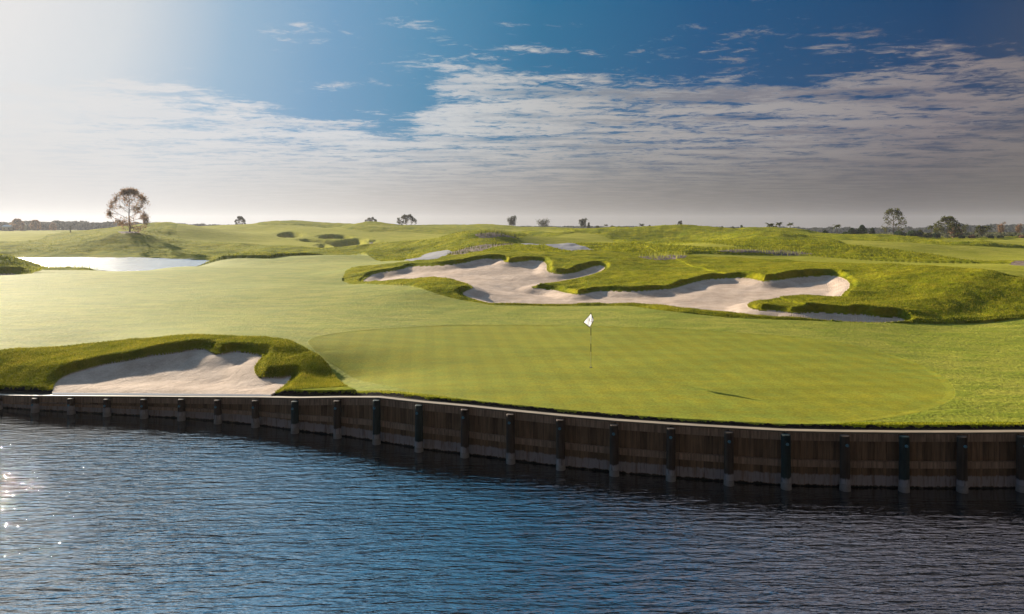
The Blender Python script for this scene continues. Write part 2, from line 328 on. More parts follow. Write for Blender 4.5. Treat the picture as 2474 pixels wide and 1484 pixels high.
FAIR = [
 [(-900,1100),(-900,655),(0,664),(200,655),(400,650),(540,632),(650,627),(817,620),(873,619),(957,627),(990,634),(950,637),(901,641),(860,648),(834,656),(826,679),(845,688),(985,692),(1027,705),(1060,714),(1097,723),(1153,733),(1187,739),(1383,741),(1523,741),(1607,752.5),(1747,767),(1879,774),(1986,778),(2194,783),(2316,782),(2473,769),(2900,765),(3500,765),(3500,1100)],
 [(425,547),(430,575),(470,585),(600,592),(720,597),(760,602),(850,606),(900,598),(1000,588),(1080,578),(1130,566),(1000,562),(850,560),(800,549),(700,543),(600,543),(500,546)],
 z3([(210,330),(600,322),(750,305),(960,325),(1060,370),(1110,395),(1400,405),(1800,412),(2050,430),(2250,462),(1700,455),(1000,430),(600,418),(330,420)]),
 z3([(1650,500),(1800,492),(2000,500)])+z4([(0,625),(350,622),(800,655),(1400,685),(2000,697),(2474,700),(3500,710),(3500,900),(2474,850),(2000,765),(1500,735),(700,700),(0,682)])+z3([(2100,540),(1800,525)]),
 z4([(640,480),(720,487),(1200,508),(1640,530),(2100,540),(2474,545),(3500,545),(3500,690),(2050,688),(1800,650),(1400,600),(1000,562),(800,510)]),
 z4([(1700,505),(2050,490),(2474,470),(3500,460),(3500,520),(2474,525),(2100,520),(1750,515)]),
 [(-900,556),(0,557),(110,559),(160,562),(113,572),(70,586),(0,589),(-900,590)],
 [(1187,556),(1280,556),(1380,560),(1340,563),(1187,562)],
 [(880,546),(960,548),(1040,552),(960,553),(880,549)],
]
RLEFT = [(-900,1120),(-900,850),(0,853),(200,836),(330,826),(440,820),(560,821),(640,824),(700,836),(760,863),(792,890),(812,919),(835,940),(870,952),(930,963),(930,1200)]
GREEN = [(732,826),(800,806),(900,795),(1020,788),(1150,785),(1300,785),(1500,790),(1700,798),(1900,812),(2050,830),(2180,862),(2270,900),(2314,945),(2290,975),(2200,1003),(2050,1022),(1880,1029),(1700,1024),(1500,1005),(1300,985),(1100,963),(980,945),(890,925),(820,895),(770,865)]
PATH = [z2([(1330,550),(1500,510),(1650,480),(1750,478),(1790,485),(1700,520),(1560,560),(1400,562)]), z3([(190,428),(420,430),(600,445),(800,462),(960,470),(940,478),(700,474),(500,462),(300,438)])]
BED = [(zh([(0,0)]*3), None)]
BEDS = [(z3([(1240,530),(1330,515),(1500,505),(1640,512),(1700,525),(1650,548),(1480,556),(1330,550)]), 'mulched planting bed in the rough above the big bunker'),
        (z3([(1900,490),(2050,482),(2474,486)])+z4([(200,595),(560,615),(500,628),(0,620)])+z3([(2474,505),(2150,502)]), 'long mulched planting strip below the band of tall grass at right'),
        (z2([(1960,375),(2050,340),(2150,325),(2260,325),(2340,345),(2360,375),(2200,372),(2050,392)]), 'mulched planting bed on top of the grassy ridge in the middle'),
        (z2([(1700,500),(1850,470),(2050,445),(2300,425),(2380,428),(2200,455),(2000,478),(1850,500)]), 'mulched strip along the foot of the middle ridge'),
        (ell(313,568,28,2.6), 'round mulch ring under the lone tree'),
        (z4([(2310,700),(2474,697),(2700,700),(2700,722),(2474,722),(2380,712)]), 'mulched planting bed at the right edge of the course')]
def inpoly(x, y, poly):
    r = np.zeros(len(x), bool); bx = (x >= poly[:,0].min()) & (x <= poly[:,0].max()) & (y >= poly[:,1].min()) & (y <= poly[:,1].max())
    idx = np.where(bx)[0]
    if not len(idx): return r
    X = x[idx]; Y = y[idx]; c = np.zeros(len(idx), bool); n = len(poly)
    for i in range(n):
        x1, y1 = poly[i]; x2, y2 = poly[(i+1) % n]
        if y1 == y2: continue
        c ^= ((y1 > Y) != (y2 > Y)) & (X < (x2-x1)*(Y-y1)/(y2-y1)+x1)
    r[idx] = c; return r
def dist_to(x, y, poly, closed=True):
    d = np.full(len(x), 1e9); nx = np.zeros(len(x)); ny = np.zeros(len(x)); n = len(poly)
    for i in range(n if closed else n-1):
        a = poly[i]; b = poly[(i+1) % n]; ab = b-a; L2 = max((ab**2).sum(), 1e-9)
        t_ = np.clip(((x-a[0])*ab[0]+(y-a[1])*ab[1])/L2, 0, 1); ex = x-(a[0]+ab[0]*t_); ey = y-(a[1]+ab[1]*t_)
        dd = np.hypot(ex, ey); k = dd < d; d[k] = dd[k]; nx[k] = ex[k]; ny[k] = ey[k]
    q = np.maximum(d, 1e-6); return d, nx/q, ny/q
def ss(x, a, b): t_ = np.clip((x-a)/(b-a), 0, 1); return t_*t_*(3-2*t_)
LAT = rng.random((256, 256))
def vnoise(x, y, s, k=0):
    u = x/s+k*17.3; v = y/s+k*31.7; iu = np.floor(u).astype(int); iv = np.floor(v).astype(int); fu = u-iu; fv = v-iv
    fu = fu*fu*(3-2*fu); fv = fv*fv*(3-2*fv); g = lambda a, b: LAT[a % 256, b % 256]
    return (g(iu,iv)*(1-fu)+g(iu+1,iv)*fu)*(1-fv)+(g(iu,iv+1)*(1-fu)+g(iu+1,iv+1)*fu)*fv-.5
sandW = [(smooth_poly(hit(p), 2 if len(p) > 30 else 1), c, l, g, lab) for p, c, l, g, lab in SAND]
islW = [smooth_poly(hit(p), 1) for p in ISL]
fairW = [hit(p) for p in FAIR]
fairW = [fairW[0]]+[smooth_poly(q, 1) for q in fairW[1:]]
rleftW = hit(RLEFT)
greenW = smooth_poly(hit(GREEN), 2); pathW = [smooth_poly(hit(p), 1) for p in PATH]; bedW = [smooth_poly(hit(p), 1) for p, _ in BEDS]
wallW = np.array([((px-CX)*d_, F*d_) for px, d_, z in WALL]); wallZ = np.array([z for _, _, z in WALL])

def zones(x, y, z):
    """0 rough 1 fairway 2 green 3 path 10+k sand 30+k bed 5 soil"""
    Z = np.zeros(len(x), int)
    for i, q in enumerate(fairW): Z[inpoly(x, y, q)] = 1 if i == 0 else 4
    Z[inpoly(x, y, rleftW)] = 0
    dw, _, _ = wd(x, y)
    Z[(dw < .60) & (Z == 1)] = 0
    Z[inpoly(x, y, greenW)] = 2
    for q in pathW: Z[inpoly(x, y, q)] = 3
    for k, q in enumerate(bedW): Z[inpoly(x, y, q)] = 30+k
    for k, (q, c, l, g, lab) in enumerate(sandW):
        i = inpoly(x, y, q)
        if g > 0:
            j = np.where(i)[0]
            if len(j):
                d, nx, ny = dist_to(x[j], y[j], q)
                i[j[((d < g) & (ny < -.2)) | ((g > 2) & (d < 1.8) & (ny < .5))]] = False
        Z[i] = 10+k
    for q in islW: Z[inpoly(x, y, q)] = 0
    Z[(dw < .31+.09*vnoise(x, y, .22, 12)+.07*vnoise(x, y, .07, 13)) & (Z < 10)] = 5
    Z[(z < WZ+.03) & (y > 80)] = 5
    return Z
def wd(x, y):
    d = np.full(len(x), 9.); k = np.where((y < 34) & (y > 5))[0]
    if len(k):
        dd, nx, ny = dist_to(x[k], y[k], wallW, False); d[k] = dd
        return d, None, None
    return d, None, None
def height(x, y, px, D):
    z = Hb_pd(px, D); fair = np.zeros(len(x), bool)
    for q in fairW: fair |= inpoly(x, y, q)
    fair &= ~inpoly(x, y, rleftW)
    isf = fair.astype(float)
    for q in fairW[1:]:      # the rough rises softly out of the far fairways
        k = np.where((x > q[:,0].min()-3) & (x < q[:,0].max()+3) & (y > q[:,1].min()-3) & (y < q[:,1].max()+3) & (isf < 1))[0]
        if len(k): dq, _, _ = dist_to(x[k], y[k], q); isf[k] = np.maximum(isf[k], 1-ss(dq, 0, np.clip(D[k]*.012, .5, 2.6)))
    far = ss(D, 60, 140); low = ss(D, 30, 50)
    dwall, _, _ = wd(x, y); nearw = ss(dwall, .2, 2.)
    base = z.copy()
    z = z+(1-isf)*nearw*(.16*vnoise(x, y, 1.7)+.07*vnoise(x, y, .6, 1))*(.55+.6*low)
    z = z+far*(1-.65*ss(D, 140, 175))*(1.9*vnoise(x, y*1.2, 21, 2)+.3*vnoise(x, y, 8, 3))+(1-isf)*far*(.25+.25*vnoise(x, y, 4, 11)+.2*vnoise(x, y, 2.4, 6))
    z = z+isf*nearw*(.06*vnoise(x, y, 7, 4)+.03*vnoise(x, y, 2.5, 5))*(1-inpoly(x, y, greenW)*.7)
    z = z+(1-isf)*(ss(D, 42, 60)*.30*vnoise(x, y*.8, 6, 14)+far*1.2*vnoise(x, y, 12, 15)*(1-.5*ss(D, 150, 180)))*(1-.0*isf)
    # rough stands a little prouder than the mown grass
    for q in (fairW[0], fairW[3]):
        k = np.where((x > q[:,0].min()-3) & (x < q[:,0].max()+3) & (D < 130) & ~fair)[0]
        d, _, _ = dist_to(x[k], y[k], q); z[k] += .10*ss(d, 0, np.clip(D[k]*.012, .35, 1.5))
    # green: cut a little lower than its collar
    k = np.where((D < 45) & (D > 17))[0]; ing = inpoly(x[k], y[k], greenW); dg, _, _ = dist_to(x[k], y[k], greenW); z[k] -= .018*ing*ss(dg, 0, .3)
    for kk, (q, c, l, g, lab) in enumerate(sandW):
        pad = 9 if c < 1 else 14
        k = np.where((x > q[:,0].min()-pad) & (x < q[:,0].max()+pad) & (D > q[:,1].min()-pad) & (D < q[:,1].max()+pad))[0]
        if not len(k): continue
        d, nx, ny = dist_to(x[k], y[k], q); ins = inpoly(x[k], y[k], q)
        for iq in islW: ins &= ~inpoly(x[k], y[k], iq)
        wfar = ss(ny, -.35, .5)
        wl = nearw[k]
        bl = ss(d, .0030*D[k], .0030*D[k]+.45); zg = base[k]+(z[k]-base[k])*bl+wl*(.06+l*wfar)*ss(d, .0036*D[k], .0036*D[k]+.36)*np.exp(-d/(2.6 if c < 1 else 5))*(1-ss(d, pad*.5, pad*.95))
        wd_ = 1.5 if c < 1 else 2.2
        nb = .12*vnoise(x[k], y[k], 2.6, 9)+.05*vnoise(x[k], y[k], .9, 10)
        near_in = ss(-ny, -.3, .5)       # inside points lying close to the near edge have ny > 0
        prof = ss(d, 0, wd_)
        zs = base[k]-c*wl*prof+nb*prof*wl-.04*wl-.02
        if kk == 0: zs = zs+.0
        z[k] = np.where(ins, zs, zg)
        if kk == 4:      # the two grass islands standing up out of this bunker
            for iq in islW:
                ii = inpoly(x[k], y[k], iq); di, _, _ = dist_to(x[k], y[k], iq); z[k] = np.where(ii, base[k]-1.3+2.1*ss(di, -.5, 4.), z[k])
    ins0 = inpoly(x, y, sandW[0][0]); zw = base-.10+(z-base+.10)*ss(dwall, .20, .38); z = np.where((dwall < .4) & ~ins0, zw, z)
    return z
cols = np.concatenate([np.arange(-900, -20, 14), np.arange(-20, 2500, 2.0), np.arange(2500, 3500, 14)])
NR = 1100
wpx = np.array([q[0] for q in WALL]); wD = np.interp(cols, wpx, [q[1]*F for q in WALL])
# straight wall segments between posts in world: interpolate 1/D (exact for straight lines in perspective)
wD = 1/np.interp(cols, wpx, [1/(q[1]*F) for q in WALL])+.09
tt = np.linspace(0, 1, NR)
inv = (1/wD)[None,:]*(1-tt)[:,None]+(1/2000.)*tt[:,None]
Dg = 1/inv; pxg = np.broadcast_to(cols[None,:], Dg.shape)
xg = ((pxg-CX)*Dg/F).ravel(); yg = Dg.ravel()
zg = height(xg, yg, pxg.ravel(), yg)
nc = len(cols); V = np.stack([xg, yg, zg], 1)
i0 = (np.arange(NR-1)[:,None]*nc+np.arange(nc-1)[None,:]).ravel()
Q = np.stack([i0, i0+1, i0+nc+1, i0+nc], 1)
cen = V[Q].mean(1); ZN = zones(cen[:,0], cen[:,1], cen[:,2])
def zone_obj(name, sel, mat, label=None):
    f = Q[sel]
    if not len(f): return
    u, inv_ = np.unique(f.ravel(), return_inverse=True)
    o = mesh_obj(name, V[u], inv_.reshape(-1, 4).astype(np.int32), mat, None, True)
    return tag(o, label, None, None, 'structure')
zone_obj('rough_ground', ZN == 0, M['rough'], 'bright green rough grass ground rolling over the banks and mounds')
zone_obj('fairway', ZN == 1, M['fairway'], 'pale mown fairway grass around the putting green')
zone_obj('fairway', ZN == 4, M['fairway_dry'], 'golden mown fairway strips between the mounds in the distance')
zone_obj('putting_green', ZN == 2, M['green'], 'smooth oval putting green behind the timber wall')
zone_obj('cart_path', ZN == 3, M['path'], 'pale concrete cart path winding behind the big bunker')
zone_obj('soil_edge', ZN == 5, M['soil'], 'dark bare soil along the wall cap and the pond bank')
for k, s_ in enumerate(sandW): zone_obj('sand_bunker', ZN == 10+k, M['sand'], s_[4])
for k, b_ in enumerate(BEDS): zone_obj('planting_bed', ZN == 30+k, M['mulch'], b_[1])

def ground(x, y):
    x = np.atleast_1d(np.asarray(x, float)); y = np.atleast_1d(np.asarray(y, float))
    return height(x, y, CX+F*x/y, y)

# ------------------------------------------------------------------ water
def water_mat(name, calm=1., rg=.04):
    m, t, p, o = new_mat(name); P = pos(t)
    a = t.noise(t.mapv(P, rot=(0,0,math.radians(-13)), sc=(.36,1.8,1)), 2.9, 3, .5, .35)
    b = t.noise(t.mapv(P, rot=(0,0,math.radians(-5)), sc=(.55,2.0,1)), 6.0, 3, .55, .3)
    c = t.noise(P, .16, 3, .5)
    h = t.m('ADD', t.m('MULTIPLY', a, 1.), t.m('MULTIPLY', b, .38))
    h = t.m('MULTIPLY', h, t.sm(c, .3, .65, .55, 1.))
    if calm == 1.:      # sheltered, nearly still water close to the wall
        sp = t.n('ShaderNodeSeparateXYZ'); t.L.new(P, sp.inputs[0])
        yw = t.m('MAXIMUM', t.m('SUBTRACT', 21.52, t.m('MULTIPLY', sp.outputs[0], .274)), 18.7)
        h = t.m('MULTIPLY', h, t.sm(t.m('ADD', t.m('SUBTRACT', yw, sp.outputs[1]), t.m('MULTIPLY', t.m('SUBTRACT', c, .5), 3.)), .3, 3.2, .12, 1.))
    nrm = bump(t, h, 1., .10*calm)
    t.N.remove(p)
    df = t.n('ShaderNodeBsdfDiffuse'); df.inputs[0].default_value = (.004,.005,.006,1)
    gl = t.n('ShaderNodeBsdfGlossy', distribution='BECKMANN' if calm == 1. else 'GGX'); gl.inputs[0].default_value = (1,.985,.95,1); gl.inputs['Roughness'].default_value = rg
    fr = t.n('ShaderNodeFresnel'); fr.inputs[0].default_value = 2.6
    for s_ in (df, gl, fr): t.L.new(nrm, s_.inputs['Normal'])
    ms = t.n('ShaderNodeMixShader'); t.L.new(fr.outputs[0], ms.inputs[0]); t.L.new(df.outputs[0], ms.inputs[1]); t.L.new(gl.outputs[0], ms.inputs[2])
    t.L.new(ms.outputs[0], o.inputs[0]); return m
lake = [(-150,-80,WZ), (150,-80,WZ), (150,19.5,WZ)]+[(x_, y_+.25, WZ) for x_, y_ in wallW[::-1]]+[(-150,36,WZ)]
tag(mesh_obj('lake_water', lake, [tuple(range(len(lake)))], water_mat('lake_water')), 'rippled dark blue lake water in front of the timber wall', None, None, 'structure')
pw = [((px-CX)*D/F, D, WZ) for px, D in [(-900,86),(-100,88),(200,92),(420,100),(545,118),(560,135),(545,150),(430,172),(-900,182)]]
tag(mesh_obj('pond_water', pw, [tuple(range(len(pw)))], water_mat('pond_water', 1.1, .26)), 'calm bright pond reflecting the sky behind the left fairway', None, None, 'structure')

# ------------------------------------------------------------------ timber retaining wall
def wood(name, a, b, stain=True, rough=.75):
    m, t, p, o = new_mat(name); g = t.n('ShaderNodeNewGeometry'); P = g.outputs['Position']; R = g.outputs['Random Per Island']
    n1 = t.noise(t.mapv(P, sc=(14,14,.9)), 1.3, 5, .65); n2 = t.noise(P, 1.1, 4, .6)
    cc = t.mix(R, a, b)
    cc = t.mix(1., cc, t.ramp(n1, [(.3,(.45,.43,.4)), (.72,(1.45,1.4,1.35))]), 'MULTIPLY')
    cc = t.mix(t.m('MULTIPLY', t.sm(n2, .5, .8), .4), cc, (.02,.018,.012))
    if stain:
        sz = t.n('ShaderNodeSeparateXYZ'); t.L.new(P, sz.inputs[0])
        zz_ = t.m('ADD', sz.outputs[2], t.m('MULTIPLY', t.m('SUBTRACT', t.noise(t.mapv(P, sc=(3,3,.6)), 2.5, 4, .7), .5), .16))
        band = t.m('MULTIPLY', t.sm(zz_, WZ+.30, WZ+.36, 1., 0.), t.sm(zz_, WZ+.03, WZ+.07, 0., 1.))
        band = t.m('MULTIPLY', band, t.sm(t.noise(t.mapv(P, sc=(9,9,.8)), 1.5, 3, .7), .36, .52, .35, 1.))
        cc = t.mix(t.m('MULTIPLY', band, .9), cc, (.52,.46,.43))
        cc = t.mix(t.sm(zz_, WZ+.02, WZ+.06, 1., 0.), cc, (.008,.007,.005))
    t.L.new(cc, p.inputs['Base Color']); p.inputs['Roughness'].default_value = rough; p.inputs['Specular IOR Level'].default_value = .2
    t.L.new(bump(t, n1, .6, .01), p.inputs['Normal']); return m
M['plank'] = wood('timber_planks', (.165,.098,.052), (.34,.21,.115))
M['rail'] = wood('timber_rails', (.42,.28,.18), (.52,.35,.23), False)
M['post'] = wood('timber_piles', (.08,.052,.034), (.10,.068,.048), True)
M['post_teal'] = wood('stained_piles', (.022,.04,.038), (.035,.05,.045), True)
M['cap'] = simple('timber_cap', (.22,.165,.105), (.32,.245,.16), 3, .6, .3, .01, .4, (.4,3,1))
M['sleeve'] = simple('pile_sleeve', (.30,.26,.22), (.42,.37,.32), 7, .9)
m_, t_, p_, o_ = new_mat('bolt_metal'); p_.inputs['Base Color'].default_value = (.16,.34,.42,1); p_.inputs['Metallic'].default_value = .6; p_.inputs['Roughness'].default_value = .4; M['bolt'] = m_
wall = empty('retaining_wall', (wallW[13][0], wallW[13][1], WZ)); tag(wall, 'long dark timber retaining wall of planks and posts between the lake and the green', 'retaining wall')
bpy.context.view_layer.update()
org = Vector(wall.location)
def loc_build(mb, name, mat, parent=wall, smooth=False):
    mb.v = [(a-org.x, b-org.y, c-org.z) for a, b, c in mb.v]
    return mb.build(name, mat, parent, smooth)
wr = random.Random(3)
cap = MB(); i_first = 2; i_last = len(WALL)-3
for i in range(i_first, i_last):
    a = wallW[i]; b = wallW[i+1]; za = wallZ[i]; zb = wallZ[i+1]
    cap.box(a, b, .20, (za-.045, zb-.045), (za, zb), -.045)
    t = (b-a)/np.linalg.norm(b-a); L = np.linalg.norm(b-a)
    bk = MB(); bk.box(a, b, .03, WZ-.5, (za-.06, zb-.06), .075); loc_build(bk, 'soil_light_block', M['soil'])  # unseen soil slab, added to stop sunlight leaking between the planks
    pl = MB(); s = 0.
    while s < L-.01:
        wdt = min(wr.choice([.14,.17,.2,.24]), L-s)
        if L-s-wdt < .07: wdt = L-s
        p0 = a+t*(s+.004); p1 = a+t*(s+wdt-.004); f0 = s/L; f1 = (s+wdt)/L
        pl.box(p0, p1, .05, WZ-.5+wr.uniform(-.02,.02), (za+(zb-za)*f0-.05, za+(zb-za)*f1-.05), wr.uniform(-.012,.008)+.02)
        s += wdt
    loc_build(pl, 'plank_panel', M['plank'])
    up = MB(); up.box(a+t*.02, b-t*.02, .09, (za-.27, zb-.27), (za-.05, zb-.05), -.06); loc_build(up, 'upper_rail', M['rail'])
    ma = WZ+(za-WZ)*.42; mbz = WZ+(zb-WZ)*.42; hh = .09*min(1, (za-WZ)/1.3)
    lo = MB(); lo.box(a+t*.02, b-t*.02, .09, (ma-hh, mbz-hh), (ma+hh, mbz+hh), -.06); loc_build(lo, 'lower_rail', M['rail'])
loc_build(cap, 'cap_board', M['cap'])
for i in range(i_first, i_last+1):
    a = wallW[i]; t = wallW[min(i+1, len(wallW)-1)]-wallW[i-1]; t /= np.linalg.norm(t); n = np.array([-t[1], t[0]])
    q = a-n*.235; zt = wallZ[i]-.06-wr.uniform(0, .03)
    po = MB(); jx = wr.uniform(-.012, .012)
    po.tube([(q[0], q[1], WZ-.6), (q[0]+jx*.3, q[1], WZ+.4), (q[0]+jx, q[1], zt-.02), (q[0]+jx, q[1], zt)], [.135,.13,.125,.11], 14)
    teal = i in (11, 13, 14, 21, 23)
    pobj = loc_build(po, 'post', M['post_teal'] if teal else M['post'], smooth=False)
    sl = MB(); sl.tube([(q[0], q[1], WZ-.14), (q[0], q[1], WZ+.02), (q[0], q[1], WZ+.17+wr.uniform(-.03,.03))], [.142,.142,.138], 14)
    so = loc_build(sl, 'pile_collar', M['sleeve'], pobj)
    bo = MB(); zb_ = zt-.24
    c0 = q-n*.118; c1 = q-n*.16
    bo.tube([(c0[0], c0[1], zb_), (c1[0], c1[1], zb_)], [.045,.035], 8)
    loc_build(bo, 'bolt_plate', M['bolt'], pobj)

# ------------------------------------------------------------------ flagstick
fx, fy = (1427-CX)*.01632, .01632*F
fz = float(ground(fx, fy)[0]); mpp = .01614/24.73
def plain(name, c, rough=.5, **kw):
    m, t, p, o = new_mat(name); p.inputs['Base Color'].default_value = (*c, 1); p.inputs['Roughness'].default_value = rough
    n = t.noise(pos(t), 30, 3, .6); t.L.new(t.mix(n, tuple(v*.85 for v in c), tuple(min(1, v*1.1) for v in c)), p.inputs['Base Color'])
    return m
fs = empty('flagstick', (fx, fy, fz)); tag(fs, 'thin flagstick with a white flag standing in the hole on the putting green', 'golf flag')
def ptube(z0, z1, r, name, mat, parent=fs, n=10): b = MB(); b.tube([(0,0,z0), (0,0,z1)], r, n); return b.build(name, mat, parent)
pole = ptube(-.08, 2.16, .011, 'pole', plain('pole_cream', (.45,.43,.22)))
dk = plain('pole_black', (.012,.01,.012), .4)
for a, b in ((.62,.94), (1.26,1.58), (1.72,2.17)): ptube(a, b, .0135, 'pole_band', dk, pole)
hb = MB(); hb.tube([(0,0,.004), (0,0,.012)], .062, 18); hb.build('hole_shade_disc', plain('hole_shade', (.01,.01,.008)), fs)  # flat black disc on the turf, painted as the shade inside the hole
def fl(u, v): return ((u-860)*mpp, -(v-320)*mpp*1.0+2.15)
outl = [(846,370),(640,618),(430,880),(600,1020),(775,1165),(835,1065),(960,870),(1000,760),(985,660),(905,480),(868,380)]
def flag_grid(scale, dyoff):
    cxy = (760,770); rings = 7; V = []; Fc = []; n = 44
    per = []
    pts = [np.array(p, float) for p in outl]
    for i, p in enumerate(pts):
        q = pts[(i+1) % len(pts)]
        for k in range(4): per.append(p+(q-p)*k/4)
    c = np.array(cxy, float); n = len(per)
    for r in range(1, rings+1):
        for p in per:
            q = c+(p-c)*r/rings*scale; x_, z_ = fl(*q)
            yy = .030*math.sin((q[0]-430)/95.)*min(1, abs(q[0]-860)/150+.25)-.014+dyoff
            V.append((x_, yy, z_))
    V.append((fl(*cxy)[0], .030*math.sin((760-430)/95.)*.9-.014+dyoff, fl(*cxy)[1])); ci = len(V)-1
    for k in range(n): Fc.append((ci, k, (k+1) % n))
    for r in range(rings-1):
        for k in range(n): Fc.append((r*n+k, (r+1)*n+k, (r+1)*n+(k+1) % n, r*n+(k+1) % n))
    return V, Fc
m_, t_, p_, o_ = new_mat('flag_cloth'); t_.N.remove(p_)
df = t_.n('ShaderNodeBsdfDiffuse'); df.inputs[0].default_value = (.82,.80,.84,1); tr = t_.n('ShaderNodeBsdfTranslucent'); tr.inputs[0].default_value = (.82,.80,.84,1)
ms = t_.n('ShaderNodeMixShader'); ms.inputs[0].default_value = .55; t_.L.new(df.outputs[0], ms.inputs[1]); t_.L.new(tr.outputs[0], ms.inputs[2]); t_.L.new(ms.outputs[0], o_.inputs[0])
Vf, Ff = flag_grid(1., -.016); flag = mesh_obj('flag', Vf, Ff, m_, fs, True)
# dark hem round the flag edge: a thin ring of cloth
Vb, Fb = flag_grid(1.10, -.012); nper = 44
Vh = []; Fh = []
base_ring = [Vf[6*nper+k] for k in range(nper)]; out_ring = [Vb[6*nper+k] for k in range(nper)]
inr = [tuple(np.array(a)*.96+np.array(Vf[-1])*.04+np.array((0,-.004,0))) for a in base_ring]
Vh = inr+out_ring; Fh = [(k, nper+k, nper+(k+1) % nper, (k+1) % nper) for k in range(nper)]
hem = mesh_obj('flag_hem', Vh, Fh, plain('hem_dark', (.06,.055,.06)), flag)
em = MB(); arc = []
for k in range(9):
    a = math.radians(70+k*24); u, v = 815+62*math.cos(a), 740-82*math.sin(a); x_, z_ = fl(u, v); arc.append((x_, -.062, z_))
em.tube(arc, .010, 5)
for (u0, v0, u1, v1) in ((815,850,900,850), (915,740,915,830), (880,700,930,720)):
    a = fl(u0, v0); b = fl(u1, v1); em.tube([(a[0], -.055, a[1]), (b[0], -.055, b[1])], .009, 5)
em.build('emblem', plain('emblem_dark', (.03,.025,.05)), flag)

# ------------------------------------------------------------------ grass blades (rough, uncountable)
def blades(name, label, xs, ys, hgt, wid, mat, lean=.5, cat='grass', zoff=-.01):
    n = len(xs); z = ground(xs, ys)+zoff
    a = rng.random(n)*2*math.pi; h = hgt*(.55+.8*rng.random(n)); w_ = wid*(.7+.6*rng.random(n)); la = rng.random(n)*2*math.pi; le = lean*h*rng.random(n)
    V = np.zeros((n, 3, 3)); V[:,0] = np.stack([xs-np.cos(a)*w_/2, ys-np.sin(a)*w_/2, z], 1); V[:,1] = np.stack([xs+np.cos(a)*w_/2, ys+np.sin(a)*w_/2, z], 1)
    V[:,2] = np.stack([xs+np.cos(la)*le, ys+np.sin(la)*le, z+h], 1)
    o = mesh_obj(name, V.reshape(-1, 3), np.arange(n*3, dtype=np.int32).reshape(-1, 3), mat)
    return tag(o, label, cat, None, 'stuff')
def scatter(n, pxr, Dr, test):
    """random ground points, denser near the eye"""
    px = rng.uniform(*pxr, n); D = 1/np.sqrt(rng.uniform(1/Dr[1]**2, 1/Dr[0]**2, n)); D = 1/rng.uniform(1/Dr[1], 1/Dr[0], n)
    x = (px-CX)*D/F; y = D; z = Hb_pd(px, D); zn = zones(x, y, z); k = test(zn, x, y) & (z > WZ+.05) & (D > 1/np.interp(px, wpx, [1/(q[1]*F) for q in WALL])+.16); return x[k], y[k]
def notslope(zn, x, y): return zn == 0
xs, ys = scatter(170000, (-60, 900), (24.5, 34), lambda zn, x, y: (zn == 0) & inpoly(x, y, rleftW))
blades('rough_grass', 'tufty long grass on the lip around the left bunker', xs, ys, .065, .026, M['blades'], 1.3)
xs, ys = scatter(60000, (860, 2520), (18, 25.5), lambda zn, x, y: (zn == 0))
blades('rough_grass', 'thin fringe of longer grass between the putting green and the wall cap', xs, ys, .05, .018, M['blades'], 1.)
xs, ys = scatter(330000, (780, 2560), (38, 84), notslope)
blades('rough_grass', 'long grass on the banks around the big bunker', xs, ys, .06, .045, M['blades'], 1.5)
xs, ys = scatter(130000, (-60, 2560), (84, 300), lambda zn, x, y: (zn == 0) & ~((np.abs(x-sandW[4][0][:,0].mean()) < 17) & (np.abs(y-sandW[4][0][:,1].mean()) < 22)))
blades('rough_grass', 'long grass covering the distant mounds and pond bank', xs, ys, .16, .15, M['blades_far'], 1.3)
# stems in beds, pond margin
def bedpts(n, q, grow=0): 
    x = rng.uniform(q[:,0].min()-grow, q[:,0].max()+grow, n); y = rng.uniform(q[:,1].min(), q[:,1].max()+grow*2, n); k = inpoly(x, y, q) | (grow > 0); return x[k], y[k]
for bi, n, h, lab in ((0, 220, .6, 'tall yellow green stems growing in the round bed above the big bunker'), (1, 420, .45, 'row of tall yellow green stems in the long planting strip'), (2, 350, .9, 'scrubby stems on top of the middle ridge'), (3, 700, .5, 'low scrubby plants along the foot of the middle ridge')):
    x, y = bedpts(n, bedW[bi]); blades('tall_grass', lab, x, y, h, .09, M['reed'] if bi < 2 else M['leaf_green'], .3)
x = rng.uniform(-62, -54, 400); y = rng.uniform(86, 92, 400)
blades('reeds', 'thin reeds at the near tip of the pond', x, y, .9, .06, M['reed'], .3)

